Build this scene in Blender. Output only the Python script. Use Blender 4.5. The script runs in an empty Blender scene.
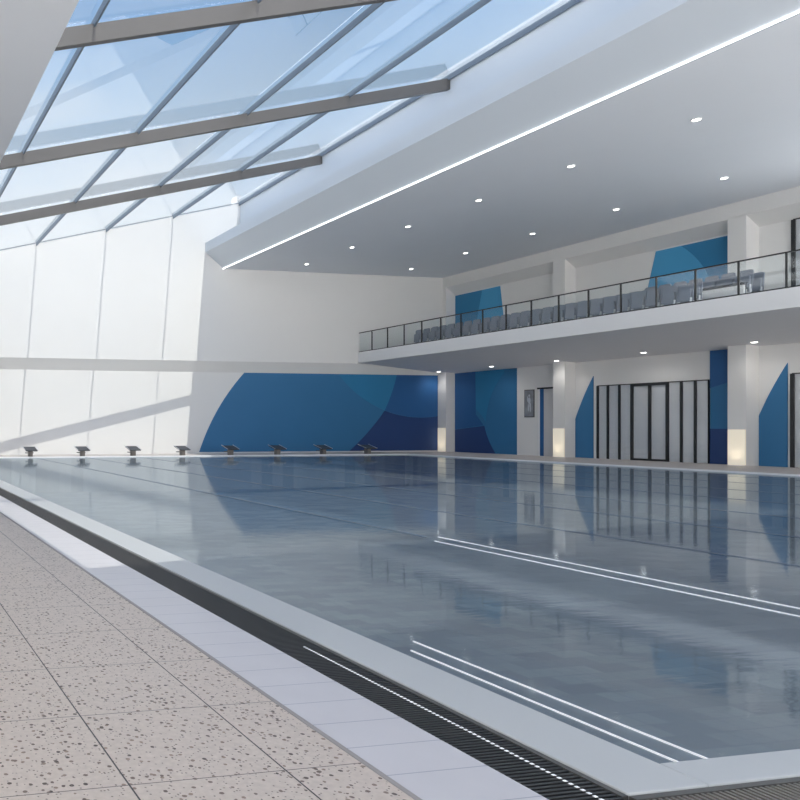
import bpy, math, random
from mathutils import Vector
random.seed(4)
C = bpy.context.scene.collection
PI = math.pi

# ------------------------------------------------------------------ materials
def srgb(r, g, b):
    f = lambda c: (c/255)/12.92 if c/255 <= .04045 else ((c/255+.055)/1.055)**2.4
    return (f(r), f(g), f(b), 1)

def mat(name, col, rough=.6, metal=0., spec=.5, emis=None, estr=0., coat=0.):
    m = bpy.data.materials.new(name); m.use_nodes = True
    b = m.node_tree.nodes['Principled BSDF']
    b.inputs['Base Color'].default_value = col
    b.inputs['Roughness'].default_value = rough
    b.inputs['Metallic'].default_value = metal
    b.inputs['Specular IOR Level'].default_value = spec
    b.inputs['Coat Weight'].default_value = coat
    if emis:
        b.inputs['Emission Color'].default_value = emis
        b.inputs['Emission Strength'].default_value = estr
    return m

class NT:
    """tiny node helper"""
    def __init__(s, m):
        s.m = m; s.t = m.node_tree; s.n = s.t.nodes; s.b = s.n['Principled BSDF']
    def new(s, k, **kw):
        n = s.n.new(k)
        for a, v in kw.items(): setattr(n, a, v)
        return n
    def link(s, a, b): s.t.links.new(a, b)
    def pos(s):
        return s.new('ShaderNodeNewGeometry').outputs['Position']
    def sep(s, v):
        n = s.new('ShaderNodeSeparateXYZ'); s.link(v, n.inputs[0]); return n.outputs
    def math(s, op, a, b=None, c=None):
        n = s.new('ShaderNodeMath', operation=op)
        for i, v in enumerate((a, b, c)):
            if v is None: continue
            if isinstance(v, (int, float)): n.inputs[i].default_value = v
            else: s.link(v, n.inputs[i])
        return n.outputs[0]
    def mix(s, f, a, b):
        n = s.new('ShaderNodeMix', data_type='RGBA')
        if isinstance(f, (int, float)): n.inputs[0].default_value = f
        else: s.link(f, n.inputs[0])
        for i, v in ((6, a), (7, b)):
            if isinstance(v, tuple): n.inputs[i].default_value = v
            else: s.link(v, n.inputs[i])
        return n.outputs[2]
    def noise(s, scale, detail=3, vec=None, out='Fac'):
        n = s.new('ShaderNodeTexNoise'); n.inputs['Scale'].default_value = scale
        n.inputs['Detail'].default_value = detail
        if vec is None: vec = s.pos()
        s.link(vec, n.inputs['Vector']); return n.outputs[out]
    def scaled(s, sx, sy, sz):
        n = s.new('ShaderNodeVectorMath', operation='MULTIPLY')
        s.link(s.pos(), n.inputs[0]); n.inputs[1].default_value = (sx, sy, sz)
        return n.outputs[0]
    def line(s, coord, origin, pitch, half):
        """1 on a joint line of half-width `half`, repeated every `pitch`"""
        a = s.math('SUBTRACT', coord, origin - pitch/2)
        a = s.math('DIVIDE', a, pitch); a = s.math('FRACT', a)
        a = s.math('SUBTRACT', a, .5); a = s.math('ABSOLUTE', a)
        a = s.math('MULTIPLY', a, pitch)
        return s.math('LESS_THAN', a, half)
    def bump(s, h, strength=.2, dist=.01):
        n = s.new('ShaderNodeBump'); n.inputs['Strength'].default_value = strength
        n.inputs['Distance'].default_value = dist
        s.link(h, n.inputs['Height']); s.link(n.outputs[0], s.b.inputs['Normal'])
    def base(s, c): s.link(c, s.b.inputs['Base Color'])

def painted(name, col, var=.03, rough=.7):
    m = mat(name, col, rough, spec=.3); k = NT(m)
    lo = tuple(c*(1-var) for c in col[:3]) + (1,)
    k.base(k.mix(k.noise(.6, 4), lo, col)); return m

WHITE = painted('white_paint', srgb(240, 239, 239))
WALLW = painted('wall_white', srgb(229, 228, 226))
CEIL = painted('ceiling_white', srgb(234, 238, 243))
BULK = painted('bulkhead_white', srgb(214, 220, 226))
BLUE = painted('mural_blue', srgb(58, 118, 164), .1, .5)
TEAL = painted('mural_teal', srgb(52, 128, 174), .08, .5)
NAVY = painted('mural_navy', srgb(46, 72, 122), .08, .5)
MIDB = painted('mural_mid_blue', srgb(48, 98, 152), .08, .5)
LBLUE = painted('mural_light_blue', srgb(76, 160, 206), .08, .5)
BLACK = mat('black_aluminium', srgb(28, 29, 31), .35, 0)
STEEL = mat('grey_steel', srgb(97, 95, 94), .45, .2)
MULL = mat('mullion_aluminium', srgb(112, 124, 136), .5, .2)
CHAIR = mat('chair_grey', srgb(128, 135, 148), .6)
CHROME = mat('chair_leg_light', srgb(205, 208, 214), .35, .3)
WOODC = mat('tread_dark', srgb(40, 44, 56), .5)
LEDM = mat('led_glow', (1, 1, 1, 1), .5, emis=(1, 1, 1, 1), estr=2.5)
LAMPM = mat('downlight_glow', (1, 1, 1, 1), .5, emis=(1, .97, .92, 1), estr=9)
RING = mat('downlight_ring', srgb(235, 235, 235), .4)
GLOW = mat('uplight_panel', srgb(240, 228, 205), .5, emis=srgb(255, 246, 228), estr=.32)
FBAR = mat('grate_grey', srgb(128, 124, 118), .5)
JOINT = mat('stone_joint', srgb(158, 152, 150), .6)
GRATE = mat('grate_dark', srgb(52, 51, 50), .5)
TRIM = mat('grate_edge', srgb(96, 94, 90), .4, .3)
STRIPW = mat('reflection_white', srgb(245, 247, 250), .4, emis=(1, 1, 1, 1), estr=.25)  # self-lit white for the built-in reflection lines
CURT = painted('curtain_cloth', srgb(232, 228, 228), .06, .9)
POST = mat('print_dark', srgb(62, 66, 72), .35)
k = NT(POST); k.base(k.mix(k.noise(2.2, 5), srgb(78, 82, 90), srgb(176, 180, 186)))
FIG = mat('print_light', srgb(190, 196, 204), .4)
BLOCKM = mat('block_dark', srgb(58, 62, 68), .5)
BLOCKP = mat('block_pedestal', srgb(128, 122, 116), .6)

def glass(name, tint, ior, rough=.0, rtint=(1, 1, 1, 1), power=5., fmax=.6):
    m = bpy.data.materials.new(name); m.use_nodes = True
    t = m.node_tree; t.nodes.clear()
    o = t.nodes.new('ShaderNodeOutputMaterial'); mx = t.nodes.new('ShaderNodeMixShader')
    tr = t.nodes.new('ShaderNodeBsdfTransparent'); gl = t.nodes.new('ShaderNodeBsdfGlossy')
    lw = t.nodes.new('ShaderNodeLayerWeight'); lw.inputs['Blend'].default_value = .5
    pw = t.nodes.new('ShaderNodeMath'); pw.operation = 'POWER'; pw.inputs[1].default_value = power
    fr = t.nodes.new('ShaderNodeMapRange'); fr.inputs['To Min'].default_value = ((ior-1)/(ior+1))**2
    fr.inputs['To Max'].default_value = fmax
    t.links.new(lw.outputs['Facing'], pw.inputs[0]); t.links.new(pw.outputs[0], fr.inputs['Value'])
    tr.inputs['Color'].default_value = tint; gl.inputs['Roughness'].default_value = rough
    gl.inputs['Color'].default_value = rtint
    t.links.new(fr.outputs[0], mx.inputs[0]); t.links.new(tr.outputs[0], mx.inputs[1])
    t.links.new(gl.outputs[0], mx.inputs[2]); t.links.new(mx.outputs[0], o.inputs[0])
    return m, t, gl, lw
ROOFG, *_ = glass('roof_glass', (.95, .97, .99, 1), 1.6, power=3.4, fmax=.7)
RAILG, *_ = glass('rail_glass', (.96, .98, .985, 1), 1.35)
WING, *_ = glass('window_glass', (.93, .95, .96, 1), 1.4)
WATER, wt, wg, wf = glass('water', (.78, .83, .87, 1), 1.5, .05, (.84, .9, .95, 1), 3.2, .60)
# a little scatter from the slightly cloudy water
wd = wt.nodes.new('ShaderNodeBsdfDiffuse'); wd.inputs['Color'].default_value = srgb(146, 154, 158)
wx = wt.nodes.new('ShaderNodeMixShader'); wx.inputs[0].default_value = .42
_tr = [n for n in wt.nodes if n.type == 'BSDF_TRANSPARENT'][0]; _mx = [n for n in wt.nodes if n.type == 'MIX_SHADER' and n != wx][0]
wt.links.new(_tr.outputs[0], wx.inputs[1]); wt.links.new(wd.outputs[0], wx.inputs[2]); wt.links.new(wx.outputs[0], _mx.inputs[1])
bp = wt.nodes.new('ShaderNodeBump'); nz = wt.nodes.new('ShaderNodeTexNoise')
gm = wt.nodes.new('ShaderNodeNewGeometry')
vm = wt.nodes.new('ShaderNodeVectorMath'); vm.operation = 'MULTIPLY'; vm.inputs[1].default_value = (4.0, 14.0, 1)
wt.links.new(gm.outputs['Position'], vm.inputs[0]); wt.links.new(vm.outputs[0], nz.inputs['Vector'])
nz.inputs['Scale'].default_value = 1.; nz.inputs['Detail'].default_value = 2
bp.inputs['Strength'].default_value = .045; bp.inputs['Distance'].default_value = .012
wt.links.new(nz.outputs['Fac'], bp.inputs['Height'])
wt.links.new(bp.outputs[0], wg.inputs['Normal']); wt.links.new(bp.outputs[0], wf.inputs['Normal'])

# terrazzo deck tiles
DECK = mat('terrazzo', srgb(170, 160, 152), .45); k = NT(DECK)
p = k.pos(); s = k.sep(p)
col = k.mix(k.noise(30, 4), srgb(186, 173, 162), srgb(220, 206, 194))
vo = k.new('ShaderNodeTexVoronoi'); vo.inputs['Scale'].default_value = 30
k.link(p, vo.inputs['Vector'])
cs = k.new('ShaderNodeSeparateColor'); k.link(vo.outputs['Color'], cs.inputs[0])
wob = k.math('MULTIPLY', k.noise(60, 2), .22)
chip = k.math('MULTIPLY', k.math('LESS_THAN', k.math('ADD', vo.outputs['Distance'], wob), .44),
              k.math('GREATER_THAN', cs.outputs[0], .58))
chipcol = k.mix(cs.outputs[1], srgb(70, 56, 50), srgb(150, 128, 112))
col = k.mix(chip, col, chipcol)
vo2 = k.new('ShaderNodeTexVoronoi'); vo2.inputs['Scale'].default_value = 60
k.link(p, vo2.inputs['Vector'])
cs2 = k.new('ShaderNodeSeparateColor'); k.link(vo2.outputs['Color'], cs2.inputs[0])
f2 = k.math('MULTIPLY', k.math('LESS_THAN', vo2.outputs['Distance'], .3), k.math('GREATER_THAN', cs2.outputs[0], .7))
col = k.mix(f2, col, srgb(130, 116, 108))
gx = k.line(s[0], 1.88, .76, .0042); gy = k.line(s[1], 3.09, .785, .0028)
col = k.mix(gy, col, srgb(92, 84, 80)); col = k.mix(gx, col, srgb(52, 46, 46))
k.base(col)
# white edge tiles
EDGE = mat('edge_tile', srgb(214, 213, 222), .35); k = NT(EDGE); s = k.sep(k.pos())
col = k.mix(k.noise(3, 3), srgb(200, 197, 200), srgb(210, 207, 210))
k.base(k.mix(k.line(s[1], 2.95, .285, .003), col, srgb(160, 160, 172)))
COPE = painted('coping_stone', srgb(196, 198, 198), .04, .4)
FDECK = mat('far_deck', srgb(200, 190, 184), .5); k = NT(FDECK); s = k.sep(k.pos())
g = k.math('MAXIMUM', k.line(s[0], 0, .6, .006), k.line(s[1], 0, .6, .006))
k.base(k.mix(g, k.mix(k.noise(2, 4), srgb(192, 182, 176), srgb(212, 204, 199)), srgb(160, 152, 148)))
# pool tiles
POOL = mat('pool_tile', srgb(110, 135, 155), .4); k = NT(POOL); s = k.sep(k.pos())
br = k.new('ShaderNodeTexBrick'); k.link(k.pos(), br.inputs['Vector'])
br.inputs['Scale'].default_value = 1; br.inputs['Brick Width'].default_value = .6; br.inputs['Row Height'].default_value = .3
br.inputs['Mortar Size'].default_value = .004
br.inputs['Color1'].default_value = srgb(108, 122, 136); br.inputs['Color2'].default_value = srgb(180, 190, 192)
br.inputs['Mortar'].default_value = srgb(120, 134, 146)
col = k.mix(.2, br.outputs['Color'], k.mix(k.noise(.8, 3), srgb(120, 138, 152), srgb(158, 170, 176)))
g = k.math('MAXIMUM', k.line(s[0], 0, .3, .008), k.line(s[1], 0, .3, .008))
k.base(k.mix(g, col, srgb(128, 142, 154)))
ROPE = mat('rope_dark', srgb(84, 102, 120), .5)

# ------------------------------------------------------------------ mesh helpers
def box(x0, x1, y0, y1, z0, z1):
    v = [(x, y, z) for x in (x0, x1) for y in (y0, y1) for z in (z0, z1)]
    f = [(0, 1, 3, 2), (4, 6, 7, 5), (0, 4, 5, 1), (2, 3, 7, 6), (0, 2, 6, 4), (1, 5, 7, 3)]
    return v, f
def prism(poly, axis, a, b):
    """closed prism: 2-D outline swept along an axis from a to b"""
    def P(u, v, w):
        return (w, u, v) if axis == 'x' else (u, w, v) if axis == 'y' else (u, v, w)
    n = len(poly)
    v = [P(u, w, a) for u, w in poly] + [P(u, w, b) for u, w in poly]
    f = [tuple(range(n)), tuple(range(2*n-1, n-1, -1))]
    f += [(i, i+n, (i+1) % n+n, (i+1) % n) for i in range(n)]
    return v, f
def tube(p0, p1, r, n=10):
    p0, p1 = Vector(p0), Vector(p1); d = (p1-p0).normalized()
    a = d.orthogonal().normalized(); b = d.cross(a)
    v = []
    for p in (p0, p1):
        for i in range(n):
            t = 2*PI*i/n; v.append(tuple(p + a*r*math.cos(t) + b*r*math.sin(t)))
    f = [tuple(range(n)), tuple(range(2*n-1, n-1, -1))]
    f += [(i, i+n, (i+1) % n+n, (i+1) % n) for i in range(n)]
    return v, f
def mesh(name, shapes, m, parent=None, bevel=0., local=False):
    """one mesh object; a top-level one gets its origin at the middle of its base"""
    V, F = [], []
    for v, f in shapes:
        o = len(V); V += v; F += [tuple(i+o for i in q) for q in f]
    org = Vector((0, 0, 0))
    if parent is None and not local:
        xs, ys, zs = zip(*V)
        org = Vector(((min(xs)+max(xs))/2, (min(ys)+max(ys))/2, min(zs)))
    elif parent is not None and not local:
        org = Vector(parent.location)
    me = bpy.data.meshes.new(name)
    me.from_pydata([tuple(Vector(v)-org) for v in V], [], F)
    me.materials.append(m)
    import bmesh
    b = bmesh.new(); b.from_mesh(me); bmesh.ops.recalc_face_normals(b, faces=b.faces); b.to_mesh(me); b.free()
    me.update()
    o = bpy.data.objects.new(name, me); C.objects.link(o)
    if parent is not None: o.parent = parent
    else: o.location = org
    if bevel:
        md = o.modifiers.new('bevel', 'BEVEL'); md.width = bevel; md.segments = 2; md.limit_method = 'ANGLE'
    return o
def empty(name, loc, rz=0):
    o = bpy.data.objects.new(name, None); o.empty_display_size = .2; C.objects.link(o)
    o.location = loc; o.rotation_euler[2] = rz; return o
def tag(o, label=None, cat=None, group=None, kind=None):
    if label: o['label'] = label
    if cat: o['category'] = cat
    if group: o['group'] = group
    if kind: o['kind'] = kind
    return o
def struct(name, shapes, m, parent=None, label=None, cat=None, bevel=0.):
    o = mesh(name, shapes, m, parent, bevel); 
    if parent is None: tag(o, label, cat, None, 'structure')
    return o
def dup(o, parent=None):
    c = o.copy(); C.objects.link(c)
    if parent is not None: c.parent = parent
    for ch in o.children: dup(ch, c)
    return c

# ------------------------------------------------------------------ key sizes (metres)
PX0, PX1, PY0, PY1 = 3.63, 28.5, 2.81, 34.8      # water edge
GX0, GX1 = 2.83, 3.20                            # channel beside the pool
XL, XR, YB = -6.0, 33.45, -5.0                   # room
YL, YU = 37.8, 37.4                              # far wall: lower and upper face
ZC = 10.22                                       # low ceiling over the gallery side
XC = 2.98                                        # edge of the low ceiling on the left
RZ = lambda x: 13.85 + .2385*(x-19.8)            # sloped glass roof
XG = 27.3                                        # balcony edge
ZG = 5.76                                        # balcony floor
DZ = .03                                         # raised far decks

# ------------------------------------------------------------------ floor, pool
struct('floor', [box(XL, 2.30, YB, YL, -.25, 0), box(2.30, 29.2, YB, 1.66, -.25, 0)], DECK, None,
       'speckled beige terrazzo deck tiles along the near left side of the pool', 'floor')
struct('trim_1', [box(2.302, 2.83, 1.70, PY1, -.25, .004), box(2.83, 29.2, 1.662, 2.18, -.25, .004)], EDGE, None,
       'white tile strip between terrazzo deck and dark grating', 'floor edging')
struct('trim_2', [prism([(2.272, 0), (2.300, 0), (2.300, .004), (2.276, .004)], 'y', 1.7, PY1)], JOINT, None,
       'thin grey joint between the terrazzo and the white tile strip', 'floor edging')
struct('floor', [box(PX1, XR+.35, 2.18, YL, -.25, DZ), box(XL, PX1, PY1, YL, -.25, DZ)], FDECK, None,
       'pale raised deck along the far end and under the balcony', 'floor', bevel=.01)

pool = tag(empty('swimming_pool', (16.1, 18.8, -1.7)), 'large rectangular swimming pool with grey stone coping and tiled basin',
           'swimming pool', kind='structure')
w = .2
mesh('basin', [box(PX0-w, PX1, PY0-w, PY1, -1.9, -1.7),
               box(PX0-w, PX0, PY0-w, PY1, -1.7, -.06), box(PX1-.02, PX1-.001, PY0, PY1, -1.7, -.02),
               box(PX0, PX1-.02, PY0-w, PY0, -1.7, -.06), box(PX0, PX1-.02, PY1-.02, PY1-.001, -1.7, -.02)], POOL, pool)
cop = mesh('coping', [box(GX1, PX0, 2.60, PY1, -.06, .012), box(PX0, PX1, 2.60, PY0, -.06, .012)], COPE, pool, bevel=.008)
cop['label'] = 'smooth pale grey stone coping'
lip = mesh('coping_lip', [box(PX1-.10, PX1+.02, PY0, PY1, DZ-.05, DZ+.02), box(PX0, PX1, PY1-.03, PY1+.10, DZ-.05, DZ+.02)], WHITE, pool)
lip['label'] = 'white edge on the far sides'
wat = mesh('pool_water', [box(PX0+.001, PX1-.022, PY0+.001, PY1-.022, -.05, -.004)], WATER)
# only the top sheet is needed: a closed slab would reflect twice
import bmesh
b = bmesh.new(); b.from_mesh(wat.data)
bmesh.ops.delete(b, geom=[f for f in b.faces if f.normal.z < .5], context='FACES'); b.to_mesh(wat.data); b.free()
tag(wat, 'calm blue-grey pool water mirroring the murals and glazing', 'water', kind='stuff')

# LED reflections drawn as thin glowing pairs of lines on the water
def lane(x, y0, y1, lab, w=.0055):  # one glowing strip standing in for a reflected light line
    o = mesh('reflection_line', [box(x-w, x+w, y0, y1, -.004, .003)], STRIPW)
    tag(o, lab, 'reflection line', 'painted white reflection lines on the water')
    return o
lane(3.93, PY0+.002, 4.76, 'near pair of painted white reflection lines, the line farther from the left coping')
lane(3.755, PY0+.002, 4.57, 'near pair of painted white reflection lines, the line hugging the left coping')
lane(7.95, 3.2, 9.14, 'far pair of painted white reflection lines out in the pool, its far line', .009)
lane(7.62, 3.2, 8.82, 'far pair of painted white reflection lines out in the pool, its near line', .009)

names_ = ['running into the far pair of white reflection lines', 'second from the left coping', 'third from the left coping', 'fourth from the left coping',
          'fifth from the left coping', 'sixth from the left coping', 'seventh from the left coping', 'eighth, nearest the right-hand deck']
for i, nm in enumerate(names_):
    x = (7.78, 10.34, 13.0, 15.68, 18.35, 21.0, 23.7, 26.4)[i]
    o = mesh('lane_rope', [box(x-.03, x+.03, 9.2 if i == 0 else PY0+.01, PY1-.03, -.02, -.001)], ROPE)
    tag(o, 'thin dark lane rope across the water, ' + nm, 'lane rope', 'dark lane ropes on the water')

# overflow channel with grating
gr = tag(empty('drain_grating', (3.0, 18, -.12)), 'dark slatted overflow grating beside the left coping, bars running crosswise', 'grating')
bars = []; y = 2.20
while y < PY1-.05:
    bars.append(box(GX0+.012, GX1-.035, y, y+.014, -.03, -.002)); y += .028
mesh('grate_bars', bars, GRATE, gr)
mesh('channel', [box(GX0, GX1, 2.18, PY1-.001, -.13, -.11), box(GX0, GX0+.011, 2.18, PY1-.001, -.11, -.002)], BLACK, gr)
mesh('edge_trim', [box(GX1-.034, GX1-.001, 2.60, PY1-.001, -.11, .002)], TRIM, gr)['label'] = 'grey metal edge trim'
st = []; y = 2.20  # white dashes on the bars stand in for an LED reflection
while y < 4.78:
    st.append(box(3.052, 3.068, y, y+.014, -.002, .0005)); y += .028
mesh('reflection_strip', st, STRIPW, gr)['label'] = 'thin white dashes painted as a reflection'
gr2 = tag(empty('drain_grating', (16, 2.4, -.12)), 'dark slatted overflow grating along the near end of the pool, bars pointing at the pool', 'grating')
bars = []; x = 3.215
while x < 12:
    bars.append(box(x, x+.014, 2.19, 2.565, -.03, -.002)); x += .032
mesh('grate_bars', bars, FBAR, gr2)
mesh('channel', [box(GX1, 29.1, 2.181, 2.599, -.13, -.11)], BLACK, gr2)
mesh('edge_trim', [box(GX1, 29.1, 2.566, 2.598, -.11, .002)], TRIM, gr2)['label'] = 'grey metal edge trim'
mesh('reflection_strip', [box(4.11, 4.128, 2.19, 2.52, -.002, .001)], STRIPW, gr2)['label'] = 'short thin white strip painted as a reflection'  # bright reflection on the bars, built as a strip

# ------------------------------------------------------------------ walls
zt = 15
top = [(XL, RZ(XL)), (19.8, RZ(19.8)), (XR+.4, RZ(19.8))]
# far wall: upper face, sloped step, lower face, drawn in (y,z) and clipped by the roof line
struct('wall_far', [
    prism([(XL-.3, 5.12), (XR+.4, 5.12), (XR+.4, 14.3), (19.8, 14.3), (19.8, RZ(19.8)-.03), (XL-.3, RZ(XL-.3)-.03)], 'y', YU, YU+.6),
    prism([(YU, 5.12), (YL, 4.53), (YL+.2, 4.53), (YL+.2, 5.12)], 'x', XL-.3, XR+.4),
    box(XL-.3, XR+.4, YL, YL+.2, -.3, 4.53)], WALLW, None, 'white far end wall behind the starting blocks', 'wall')
# right wall
struct('wall_right', [box(XR, XR+.25, YB, YL, DZ, 5.8), box(XR, XR+.25, YB, YL, 9.25, ZC), box(XR, XR+.25, 17.35, YL, 5.8, 9.25), box(XR, XR+.25, YB, -3, 5.8, 9.25)], WALLW, None, 'white side wall under and above the balcony', 'wall')
struct('wall_left', [box(XL-.3, XL, YB, YU, -.25, 7.85)], WALLW, None, 'plain white left side wall beyond the frame', 'wall')
struct('wall_near', [box(XL, XR, YB-.3, YB, -.25, .6), box(XL, XR, YB-.3, YB, 8.2, 14.3)]
       + [box(x-.3, x+.3, YB-.3, YB, .6, 8.2) for x in (-5.7, 2, 9, 16, 23, 30, 33.1)], WALLW, None,
       'white end wall behind the viewer with tall open bays added to let light in', 'wall')  # bays added out of view so daylight enters

up = tag(empty('added_window_band', (XR, 7, 5.8)), 'added unseen window band above the balcony, letting light in past the right edge', 'window', kind='structure')  # added out of view to brighten the ceiling
mesh('pane', [box(XR+.1, XR+.11, -3, 17.35, 5.8, 9.25)], WING, up)
for q in range(9): mesh('frame_post', [box(XR+.06, XR+.16, -2.9+2.5*q, -2.8+2.5*q, 5.8, 9.25)], BLACK, up)

# ------------------------------------------------------------------ ceilings
struct('ceiling', [box(19.121, XR+.3, YB, YU, ZC, ZC+.3)], CEIL, None, 'flat pale ceiling over the balcony side with round downlights', 'ceiling')
struct('ceiling', [box(XL-.3, XC, YB, YU, 7.85, 8.15), box(XC-.25, XC, YB, YU, 8.15, RZ(XC)+.02)], CEIL, None,
       'flat grey lower ceiling left of the skylight', 'ceiling')
struct('ceiling', [prism([(XC, RZ(XC)-.25), (17.7, RZ(17.7)-.25), (17.7, RZ(17.7)+.02), (XC, RZ(XC)+.02)], 'y', YB, .0),
                   prism([(17.7, RZ(17.7)-.25), (19.8, RZ(19.8)-.25), (19.8, RZ(19.8)+.02), (17.7, RZ(17.7)+.02)], 'y', YB, .0)], CEIL, None,
       'sloping solid roof over the near end', 'ceiling')
struct('trim_3', [prism([(20.0, 14.2), (20.0, 11.6), (17.93, 11.6), (17.93, 11.09), (18.95, 10.26), (19.12, 10.22),
                         (19.12, 10.54), (20.2, 10.54), (20.2, 14.2)], 'y', YB, YU)], BULK, None,
       'deep stepped white bulkhead along the high side of the skylight', 'bulkhead')
o = mesh('led_strip', [box(18.95, 18.985, .1, YU-.02, 10.195, 10.23)], LEDM)
tag(o, 'long white glowing LED strip along the bottom of the bulkhead', 'strip light')
# header over the gallery wall with a bevelled underside
struct('trim_4', [prism([(32.83, ZC), (32.83, 9.63), (XR, 9.20), (XR, ZC)], 'y', YB, YU)], WALLW, None,
       'white header beam with sloping underside along the top of the balcony wall', 'beam')

# ------------------------------------------------------------------ skylight
sky = tag(empty('window_1', (11.8, 18.8, 9.9)), 'sloping glass skylight over the pool with slim grey mullions', 'skylight', kind='structure')
MX = [4.65, 8.44, 12.26, 16.05, 19.92]
BY = [.2, 7.6, 15.05, 22.5, 29.95, YU]
edges = [XC+.01] + MX
sl = .2385
def strip(x0, x1, y0, y1, zo0, zo1):
    return prism([(x0, RZ(x0)+zo0), (x1, RZ(x1)+zo0), (x1, RZ(x1)+zo1), (x0, RZ(x0)+zo1)], 'y', y0, y1)
for i in range(5):
    for j in range(5):
        x0, x1, y0, y1 = edges[i], edges[i+1], BY[j], BY[j+1]
        if j == 0: y0 = 0
        v, f = strip(x0+.012, x1-.012, y0+.01, y1-.01, .0, .02)
        mesh('glass_pane', [(v, f)], ROOFG, sky)
for x in MX:
    mesh('mullion', [strip(x-.025, x+.025, 0, YU, -.14, .05)], MULL, sky)
mesh('edge_frame', [strip(XC+.01, 20.0, YU-.03, YU, -.01, .03)], MULL, sky)
names = ['nearest the viewer, above the frame', 'nearest of the four long ones seen', 'second from the near end', 'third, ending halfway along the bulkhead', 'nearest the far wall']
labs = ['grey steel roof beam at the near edge of the skylight', 
        'grey steel roof beam high overhead, nearest one inside the skylight',
        'grey steel roof beam crossing the top edge of the photo under the skylight',
        'middle grey steel roof beam under the skylight, its dark end midway along the bulkhead',
        'grey steel roof beam nearest the far wall under the skylight']
for yb, lab in zip(BY[:5], labs):
    o = mesh('roof_beam', [strip(XC+.01, 19.99, yb-.08, yb+.08, -.46, -.07)], STEEL)
    tag(o, lab, 'beam', 'grey roof beams under the skylight')
# closing fascia on the low side so that the roof meets the ceiling slab

# ------------------------------------------------------------------ balcony
struct('trim_5', [prism([(XG, 5.15), (XR, 4.62), (XR, ZG), (XG, ZG)], 'y', YB, YU),
                  prism([(XG, 5.15), (XR, 4.62), (XR, 5.0), (XG, 5.3)], 'y', YU, YL)], WHITE, None,
       'white cantilevered balcony slab with sloping underside', 'balcony')
rail = tag(empty('balcony_railing', (XG+.06, 18, ZG)), 'long glass balustrade with black posts and handrail on the balcony edge', 'railing')
PYS = [36.3 - 1.2535*i for i in range(20)]
xr = XG + .06
mesh('handrail', [box(xr-.03, xr+.03, PYS[-1]-.6, YU-.02, 6.84, 6.88)], BLACK, rail)
mesh('bottom_rail', [box(xr-.025, xr+.025, PYS[-1]-.6, YU-.02, ZG+.001, ZG+.045)], BLACK, rail)
for y in PYS: mesh('post', [box(xr-.022, xr+.022, y-.022, y+.022, ZG+.045, 6.84)], BLACK, rail)
ends = [YU-.03] + PYS
for a, b2 in zip(ends[:-1], ends[1:]):
    mesh('glass_pane', [box(xr-.006, xr+.006, b2+.03, a-.03, ZG+.045, 6.838)], RAILG, rail)

# gallery seating
def chair(loc, label, group):
    x, y, z = loc
    t = empty('gallery_chair', (x, y, z)); tag(t, label, 'chair', group)
    # stadium seat facing the pool (towards -x), seat pan folded up; local metres
    def shell(w, z0, z1, rnd):
        out = [(-w, z0)] + [(-w + rnd*(1-math.cos(q)), z1-rnd+rnd*math.sin(q)) for q in [i*PI/8 for i in range(5)]]
        return out + [(-u, h_) for u, h_ in reversed(out)]
    v, f = prism(shell(.22, .20, .88, .08), 'x', .10, .14)
    mesh('backrest', [([(X + (Z-.2)*.10, Y, Z) for X, Y, Z in v], f)], CHAIR, t, local=True)
    v, f = prism(shell(.20, .24, .66, .05), 'x', .02, .06)
    mesh('seat', [([(X + (Z-.2)*.06, Y, Z) for X, Y, Z in v], f)], CHAIR, t, local=True)
    for sy in (-.19, .19):
        mesh('leg', [box(.03, .13, sy-.015, sy+.015, .003, .34)], CHROME, t, local=True)
    mesh('foot_bar', [box(.0, .16, -.22, .22, .003, .03)], CHROME, t, local=True)
    for ob in t.children: ob.location = (0, 0, 0)
    return t
proto = None
def place(x, y, z, label, group):
    global proto
    if proto is None:
        proto = chair((x, y, z), label, group); return proto
    c = dup(proto); c.location = (x, y, z); c['label'] = label; c['group'] = group; return c
# front row and second row, staggered, on the balcony floor
N1 = 25
for i in range(N1):
    place(28.25, 21.05+.54*i, ZG, 'grey chair in the front row on the balcony, just behind the glass railing', 'front row of grey balcony chairs')
for i in range(N1-1):
    place(29.0, 21.32+.54*i, ZG+.15, 'grey chair in the second row on the balcony, showing between two front row chairs', 'second row of grey balcony chairs')
tag(mesh('seating_step', [box(28.75, 29.95, 20.95, 34.2, ZG, ZG+.15)], WHITE), 'low white step under the second row of balcony chairs', 'step')
plat = tag(empty('seating_platform', (31.2, 22.2, ZG)), 'raised seating platform with dark nosing at the right end of the balcony chairs', 'platform')
mesh('riser', [box(30.0, 32.4, 20.4, 24.1, ZG, 6.22), box(29.98, 30.05, 20.4, 24.1, 6.221, 6.52)], WHITE, plat)
mesh('nosing', [box(29.95, 30.08, 20.36, 24.1, 6.521, 6.61)], WOODC, plat)
for i in range(7):
    place(30.3, 20.66+.54*i, 6.221, 'grey chair on the raised platform at the right end of the balcony seating', 'chairs on the raised platform')
for i in range(6):
    place(31.2, 20.93+.54*i, 6.221, 'grey chair in the back row of the raised platform on the balcony', 'back row chairs on the raised platform')

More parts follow.
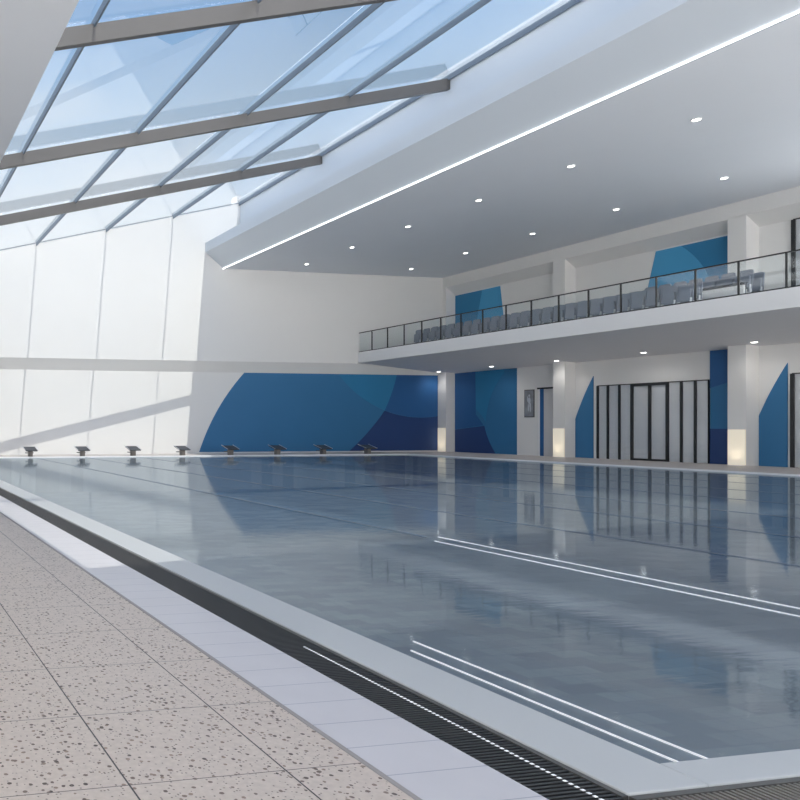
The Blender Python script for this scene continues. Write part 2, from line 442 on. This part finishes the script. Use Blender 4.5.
# ------------------------------------------------------------------ columns
def column(y0, lab_l, lab_u, full=True):
    o = struct('column', [box(32.83, XR-.001, y0, y0+.62, DZ, 4.67)], WALLW)
    del o['kind']; tag(o, lab_l, 'column', 'square white columns under the balcony')
    u = mesh('column', [box(32.83, XR-.001, y0, y0+.62, ZG, 9.65)], WALLW)
    tag(u, lab_u, 'column', 'square white columns above the balcony')
    p = empty('column_uplight', (32.8, y0+.31, DZ)); tag(p, lab_l.replace('square white column', 'warm uplight on the column foot'), 'uplight', 'warm uplights at the column feet')
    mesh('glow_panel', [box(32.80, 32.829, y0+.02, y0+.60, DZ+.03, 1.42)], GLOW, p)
    mesh('fixture', [box(32.72, 32.829, y0+.05, y0+.57, DZ, DZ+.03)], RING, p)
    return o
column(37.14, 'square white column in the far corner beside the end wall mural', 'white column above the balcony in the far corner')
column(29.70, 'square white column between the small blue door and the glazed doors', 'white column above the balcony rising behind the middle of the chairs')
column(22.25, 'square white column right of the narrow blue stripe', 'white column above the balcony left of the upper window')
column(14.8, 'square white column past the right edge of the photo', 'white column above the balcony past the right edge')
# lamps of the uplights
def spot(name, loc, target, power, col, size=1.4, rad=.05, blend=.6):
    l = bpy.data.lights.new(name, 'SPOT'); l.energy = power; l.color = col; l.spot_size = size; l.spot_blend = blend
    l.shadow_soft_size = rad
    o = bpy.data.objects.new(name, l); C.objects.link(o); o.location = loc
    o.rotation_euler = (Vector(target)-Vector(loc)).to_track_quat('-Z', 'Y').to_euler(); return o
for y in (22.56, 30.01, 37.45):
    spot('uplight_lamp', (32.5, y, .15), (32.83, y, .9), 8, (1, .92, .78), 1.7, .14, 1)

# ------------------------------------------------------------------ murals (thin painted panels)
def panel(name, pts, ax, at, th, m, parent, sgn=-1):
    v, f = prism(pts, ax, at, at + sgn*th); return mesh(name, [(v, f)], m, parent)
def arc(p0, p1, bulge, n=14):
    """points from p0 to p1 on a bowed curve"""
    (a, b), (c, d) = p0, p1; mx, my = (a+c)/2, (b+d)/2
    nx, ny = -(d-b), (c-a); cx_, cy_ = mx+nx*bulge*2, my+ny*bulge*2
    return [((1-t)**2*a+2*t*(1-t)*cx_+t*t*c, (1-t)**2*b+2*t*(1-t)*cy_+t*t*d) for t in [i/n for i in range(n+1)]]
mu = tag(empty('wall_mural', (25, YL, .1)), 'wide blue petal mural on the far wall behind the starting blocks', 'mural')
ML, MT = 17.75, 20.45
left = arc((ML, .1), (MT, 4.53), -.075)
panel('blue_field', [p for p in arc((ML, .1), (MT, 4.53), .055)] + [(32.85, 4.53), (32.85, .1)], 'y', YL, .02, BLUE, mu)
panel('petal', arc((26.3, 4.53), (29.3, 2.45), -.07) + arc((29.3, 2.45), (30.1, 4.53), -.03)[1:], 'y', YL-.02, .012, TEAL, mu)
panel('petal', arc((30.1, 4.53), (29.3, 2.45), .03) + arc((29.3, 2.45), (32.85, 2.15), -.06)[1:] + [(32.85, 4.53)], 'y', YL-.02, .012, MIDB, mu)
panel('petal', arc((29.3, 2.43), (27.0, .1), .03) + [(32.85, .1)] + [(32.85, 2.13)] + arc((32.85, 2.13), (29.3, 2.43), .06)[1:-1], 'y', YL-.02, .012, NAVY, mu)

mr = tag(empty('wall_mural', (XR, 35, .1)), 'tall blue petal mural on the side wall beside the far corner column', 'mural')
panel('blue_field', [(32.97, DZ), (37.13, DZ), (37.13, 4.615), (32.97, 4.615)], 'x', XR, .02, BLUE, mr)
panel('petal', [(33.75, 4.61)] + arc((33.75, 4.4), (34.95, 1.75), .10) + arc((34.95, 1.75), (35.62, 2.5), .05)[1:] + [(35.66, 4.61)], 'x', XR-.02, .012, TEAL, mr)
panel('petal', [(35.67, 4.61)] + [(35.63, 2.2), (35.1, 1.6), (37.13, 1.35), (37.13, 4.61)], 'x', XR-.02, .012, MIDB, mr)
panel('petal', arc((34.3, DZ), (35.05, 1.55), -.05) + [(37.13, 1.33), (37.13, DZ)], 'x', XR-.02, .012, NAVY, mr)

def sail(y0, y1, zlow, ztop, lab):
    o = mesh('wall_mural', [prism([(y1, DZ), (y0, DZ), (y0, ztop)] + arc((y0, ztop), (y1, zlow), .02)[1:], 'x', XR, XR-.03)], BLUE)
    return tag(o, lab, 'mural', 'blue sail shapes beside the glazed walls')
sail(28.80, 29.69, 1.9, 3.91, 'pointed blue sail shape on the wall left of the glazed doors')
sail(21.35, 22.24, 1.95, 3.91, 'pointed blue sail shape on the wall right of the last column')
st = tag(empty('wall_mural', (XR, 23.6, .1)), 'narrow full-height blue stripe between glazing and column', 'mural')
panel('blue_field', [(22.88, DZ), (23.90, DZ), (23.90, 4.615), (22.88, 4.615)], 'x', XR, .03, BLUE, st)
panel('lower_band', [(22.88, DZ), (23.90, DZ), (23.90, 1.45), (22.88, 1.45)], 'x', XR-.03, .01, NAVY, st)
panel('upper_band', [(22.88, 3.4), (23.90, 3.1), (23.90, 4.61), (22.88, 4.61)], 'x', XR-.03, .01, MIDB, st)
u1 = tag(empty('wall_mural', (XR, 35, ZG)), 'light blue panel above the balcony next to the far corner', 'mural')
panel('blue_field', [(34.02, 9.14), (37.1, 9.14), (37.1, ZG), (33.6, ZG)], 'x', XR, .02, LBLUE, u1)
panel('petal', [(35.2, 9.14), (37.1, 9.14), (37.1, 7), (35.6, 7.4)], 'x', XR-.02, .01, TEAL, u1)
u2 = tag(empty('wall_mural', (XR, 24.8, ZG)), 'light blue panel above the balcony left of the upper column', 'mural')
panel('blue_field', [(22.9, 9.14), (26.0, 9.14), (26.75, ZG), (22.9, ZG)], 'x', XR, .02, TEAL, u2)
panel('petal', arc((25.0, 9.14), (23.8, 7.1), -.08) + [(26.4, 7.2), (25.98, 9.14)], 'x', XR-.02, .01, LBLUE, u2)

# ------------------------------------------------------------------ openings in the side wall
def glazing(name, y_hi, cells, ztop, zbot, label, x=XR, heavy=()):
    """cells: falling list of y positions of the posts"""
    t = tag(empty(name, (x, (y_hi+cells[-1])/2, zbot)), label, 'glazing', kind='structure')
    cu = mesh('curtain', [box(x-.035, x-.02, cells[-1], y_hi, zbot+.02, ztop)], CURT, t)
    ys = [y_hi] + cells
    for a, b2 in zip(ys[:-1], ys[1:]):
        mesh('pane', [box(x-.062, x-.052, b2+.03, a-.03, zbot+.03, ztop-.03)], WING, t)
    for i, y in enumerate(ys):
        hw = .055 if i in heavy else .042
        if i == len(ys)-1: hw = .012
        mesh('frame_post', [box(x-.09, x-.02, y-hw, y+hw, zbot, ztop)], BLACK, t)
    mesh('frame_head', [box(x-.088, x-.02, cells[-1], y_hi, ztop-.02, ztop+.02)], BLACK, t)
    return t
g1 = glazing('window_2', 28.55, [28.07, 27.54, 26.98, 26.22, 25.5, 24.95, 24.42, 23.93], 3.43, DZ, 'wide black-framed glazed wall with a double door between two blue shapes', heavy=(3, 4, 5))
mesh('door_head', [box(XR-.095, XR-.02, 25.5, 26.98, 3.32, 3.45)], BLACK, g1)
mesh('door_sill', [box(XR-.095, XR-.02, 25.5, 26.98, DZ, DZ+.09)], BLACK, g1)
for y in ():
    mesh('door_stile', [box(XR-.1, XR-.03, y-.035, y+.035, DZ+.09, 3.34)], BLACK, g1)
glazing('window_3', 21.18, [20.7, 20.1, 19.5, 18.9, 18.3], 3.50, DZ, 'black-framed glazed wall cut by the right edge of the photo', heavy=(0,))
glazing('window_4', 21.15, [19.9, 18.6, 17.4], 9.18, ZG, 'black-framed window above the balcony at the right edge of the photo', heavy=(0,))

d = tag(empty('door_1', (XR, 31.15, DZ)), 'tall narrow doorway with a blue strip and grey leaf beside the poster', 'door', kind='structure')
mesh('door_leaf', [box(XR-.03, XR-.001, 30.4, 31.38, DZ, 3.42)], painted('door_grey', srgb(205, 204, 205)), d)
mesh('blue_strip', [box(XR-.05, XR-.001, 31.38, 31.58, DZ, 3.42)], MIDB, d)['label'] = 'dark blue vertical strip'
mesh('door_head', [box(XR-.14, XR-.001, 30.72, 31.66, 3.42, 3.50)], BLACK, d)
mesh('jamb', [box(XR-.06, XR-.001, 31.58, 31.66, DZ, 3.42)], WHITE, d)

po = tag(empty('poster', (XR, 32.2, 2.0)), 'dark framed swimmer poster on the white wall left of the narrow door', 'poster')
mesh('frame', [box(XR-.035, XR-.001, 31.93, 32.50, 2.0, 3.43)], STEEL, po)
mesh('print', [box(XR-.041, XR-.035, 31.96, 32.47, 2.04, 3.39)], POST, po)
fig = []
for cy_, cz, ry, rz in ((32.2, 3.12, .05, .065), (32.2, 2.86, .075, .17), (32.15, 2.62, .05, .13), (32.25, 2.5, .035, .2), (32.13, 2.42, .03, .16), (32.3, 2.95, .025, .15)):
    fig.append(prism([(cy_+ry*math.cos(i*PI/8), cz+rz*math.sin(i*PI/8)) for i in range(16)], 'x', XR-.041, XR-.046))
mesh('figure', fig, FIG, po)

# ------------------------------------------------------------------ downlights
def downlight(x, y, z, lab, grp):
    t = empty('downlight', (x, y, z)); tag(t, lab, 'downlight', grp)
    a = mesh('ring', [tube((0, 0, -.025), (0, 0, -.001), .12, 16)], RING, t, local=True)
    b3 = mesh('lens', [tube((0, 0, -.035), (0, 0, -.026), .085, 16)], LAMPM, t, local=True)
    return t
dl = None
def put(x, y, z, lab, grp):
    global dl
    if dl is None: dl = downlight(x, y, z, lab, grp)
    else:
        c = dup(dl); c.location = (x, y, z); c['label'] = lab; c['group'] = grp
ordn = ['nearest the far wall', 'second from the far wall', 'third from the far wall', 'fourth from the far wall', 'fifth from the far wall', 'sixth from the far wall']
for x, nm, n in ((22.8, 'row beside the LED strip', 6), (29.15, 'row above the balcony', 5)):
    for i in range(n):
        put(x, 35.45-3.76*i, ZC, 'small round ceiling downlight in the ' + nm + ', ' + ordn[i], 'round downlights in the flat ceiling')
for i, (x, y) in enumerate(((32.4, 37.2), (32.3, 33.4), (32.4, 29.75), (32.4, 25.7), (32.4, 21.7))):
    put(x, y, 5.15-.53*(x-XG)/(XR-XG)+.006, 'round downlight under the balcony, ' + ['in the far corner', 'above the tall blue mural', 'beside the middle column', 'above the glazed doors', 'by the right-hand column'][i], 'round downlights under the balcony')
for i in range(5):
    y = (37.2, 33.4, 29.75, 25.7, 21.7)[i]
    spot('soffit_lamp', (32.3, y, 4.6), (32.3, y, 0), 48, (1, .97, .93), 2.8, .3, 1)

# ------------------------------------------------------------------ starting blocks
def block(x, lab):
    t = empty('starting_block', (x, 35.35, DZ)); tag(t, lab, 'starting block', 'starting blocks along the far pool end')
    mesh('pedestal', [prism([(-.10, 0), (.10, 0), (.10, .34), (-.10, .34)], 'y', -.12, .16)], BLOCKP, t, local=True)
    pl = [(-.33, .27), (.37, .44), (.37, .49), (-.33, .32)]
    mesh('platform', [prism(pl, 'x', -.30, .30)], BLOCKM, t, local=True, bevel=.01)
    for s_ in (-1, 1):
        mesh('hand_rail', [tube((s_*.325, -.33, .325), (s_*.325, .38, .52), .014, 8)], CHROME, t, local=True)['label'] = 'light metal side grip'
    mesh('back_step', [box(-.2, .2, .16, .36, .16, .2)], BLOCKM, t, local=True)
    return t
bl = None
labs = ['starting block against the sunlit white wall, farthest left', 'starting block against the sunlit white wall, second from the left',
        'starting block against the sunlit white wall, third from the left', 'starting block just left of where the blue mural begins',
        'starting block before the left end of the blue mural', 'starting block before the middle of the blue mural, left one',
        'starting block before the blue mural, under its teal petal', 'starting block farthest right, before the navy part of the mural']
for i, lab in enumerate(labs):
    x = 7.66 + 2.675*i
    if bl is None: bl = block(x, lab)
    else:
        c = dup(bl); c.location = (x, 35.35, DZ); c['label'] = lab

# ------------------------------------------------------------------ sky and sun
W = bpy.data.worlds.new('sky'); bpy.context.scene.world = W; W.use_nodes = True
t = W.node_tree; bg = t.nodes['Background']
tc = t.nodes.new('ShaderNodeTexCoord'); sp = t.nodes.new('ShaderNodeSeparateXYZ')
t.links.new(tc.outputs['Generated'], sp.inputs[0])
GROUND_FILL = (8.0, 7.8, 7.6, 1)  # ground and low horizon raised above sky level as fill for the room
cr = t.nodes.new('ShaderNodeValToRGB'); e = cr.color_ramp.elements
e[0].position = 0.; e[0].color = GROUND_FILL
e[1].position = 1.; e[1].color = (.16, .34, .72, 1)
for p_, c_ in ((.01, (5.0, 4.85, 4.6, 1)), (.14, (3.6, 3.55, 3.45, 1)), (.21, (1.05, 1.08, 1.08, 1)), (.4, (.48, .69, .93, 1)), (.6, (.27, .50, .90, 1))):
    q = e.new(p_); q.color = c_
t.links.new(sp.outputs[2], cr.inputs[0])
nz = t.nodes.new('ShaderNodeTexNoise'); nz.inputs['Scale'].default_value = 2.2; nz.inputs['Detail'].default_value = 5
vm = t.nodes.new('ShaderNodeVectorMath'); vm.operation = 'MULTIPLY'; vm.inputs[1].default_value = (1, 1, 3)
t.links.new(tc.outputs['Generated'], vm.inputs[0]); t.links.new(vm.outputs[0], nz.inputs['Vector'])
mr_ = t.nodes.new('ShaderNodeMapRange'); t.links.new(nz.outputs['Fac'], mr_.inputs[0])
mr_.inputs[1].default_value = .5; mr_.inputs[2].default_value = .75; mr_.inputs[4].default_value = .6
mx = t.nodes.new('ShaderNodeMix'); mx.data_type = 'RGBA'
t.links.new(mr_.outputs[0], mx.inputs[0]); t.links.new(cr.outputs[0], mx.inputs[6]); mx.inputs[7].default_value = (1, 1, 1, 1)
t.links.new(mx.outputs[2], bg.inputs[0]); bg.inputs[1].default_value = 1.0

s = bpy.data.lights.new('sun', 'SUN'); s.energy = 2.8; s.angle = math.radians(.25); s.color = (1, .94, .82)
so = bpy.data.objects.new('sun', s); C.objects.link(so); so.location = (10, -20, 40)
so.rotation_euler = Vector((-.08, 1/1.30, -1)).to_track_quat('-Z', 'Y').to_euler()

# ------------------------------------------------------------------ camera
cam = bpy.data.cameras.new('camera'); co = bpy.data.objects.new('camera', cam); C.objects.link(co)
co.location = (0, 0, 1.6); co.rotation_euler = (PI/2, 0, -math.atan(137/730))
cam.sensor_width = 36; cam.lens = 36*730/800; cam.shift_x = 390/800; cam.shift_y = 25/800
cam.clip_start = .05; cam.clip_end = 500
sc = bpy.context.scene; sc.camera = co
sc.view_settings.view_transform = 'Standard'; sc.view_settings.look = 'None'
sc.view_settings.gamma = 1; sc.view_settings.exposure = 0.0
sc.view_settings.use_curve_mapping = False
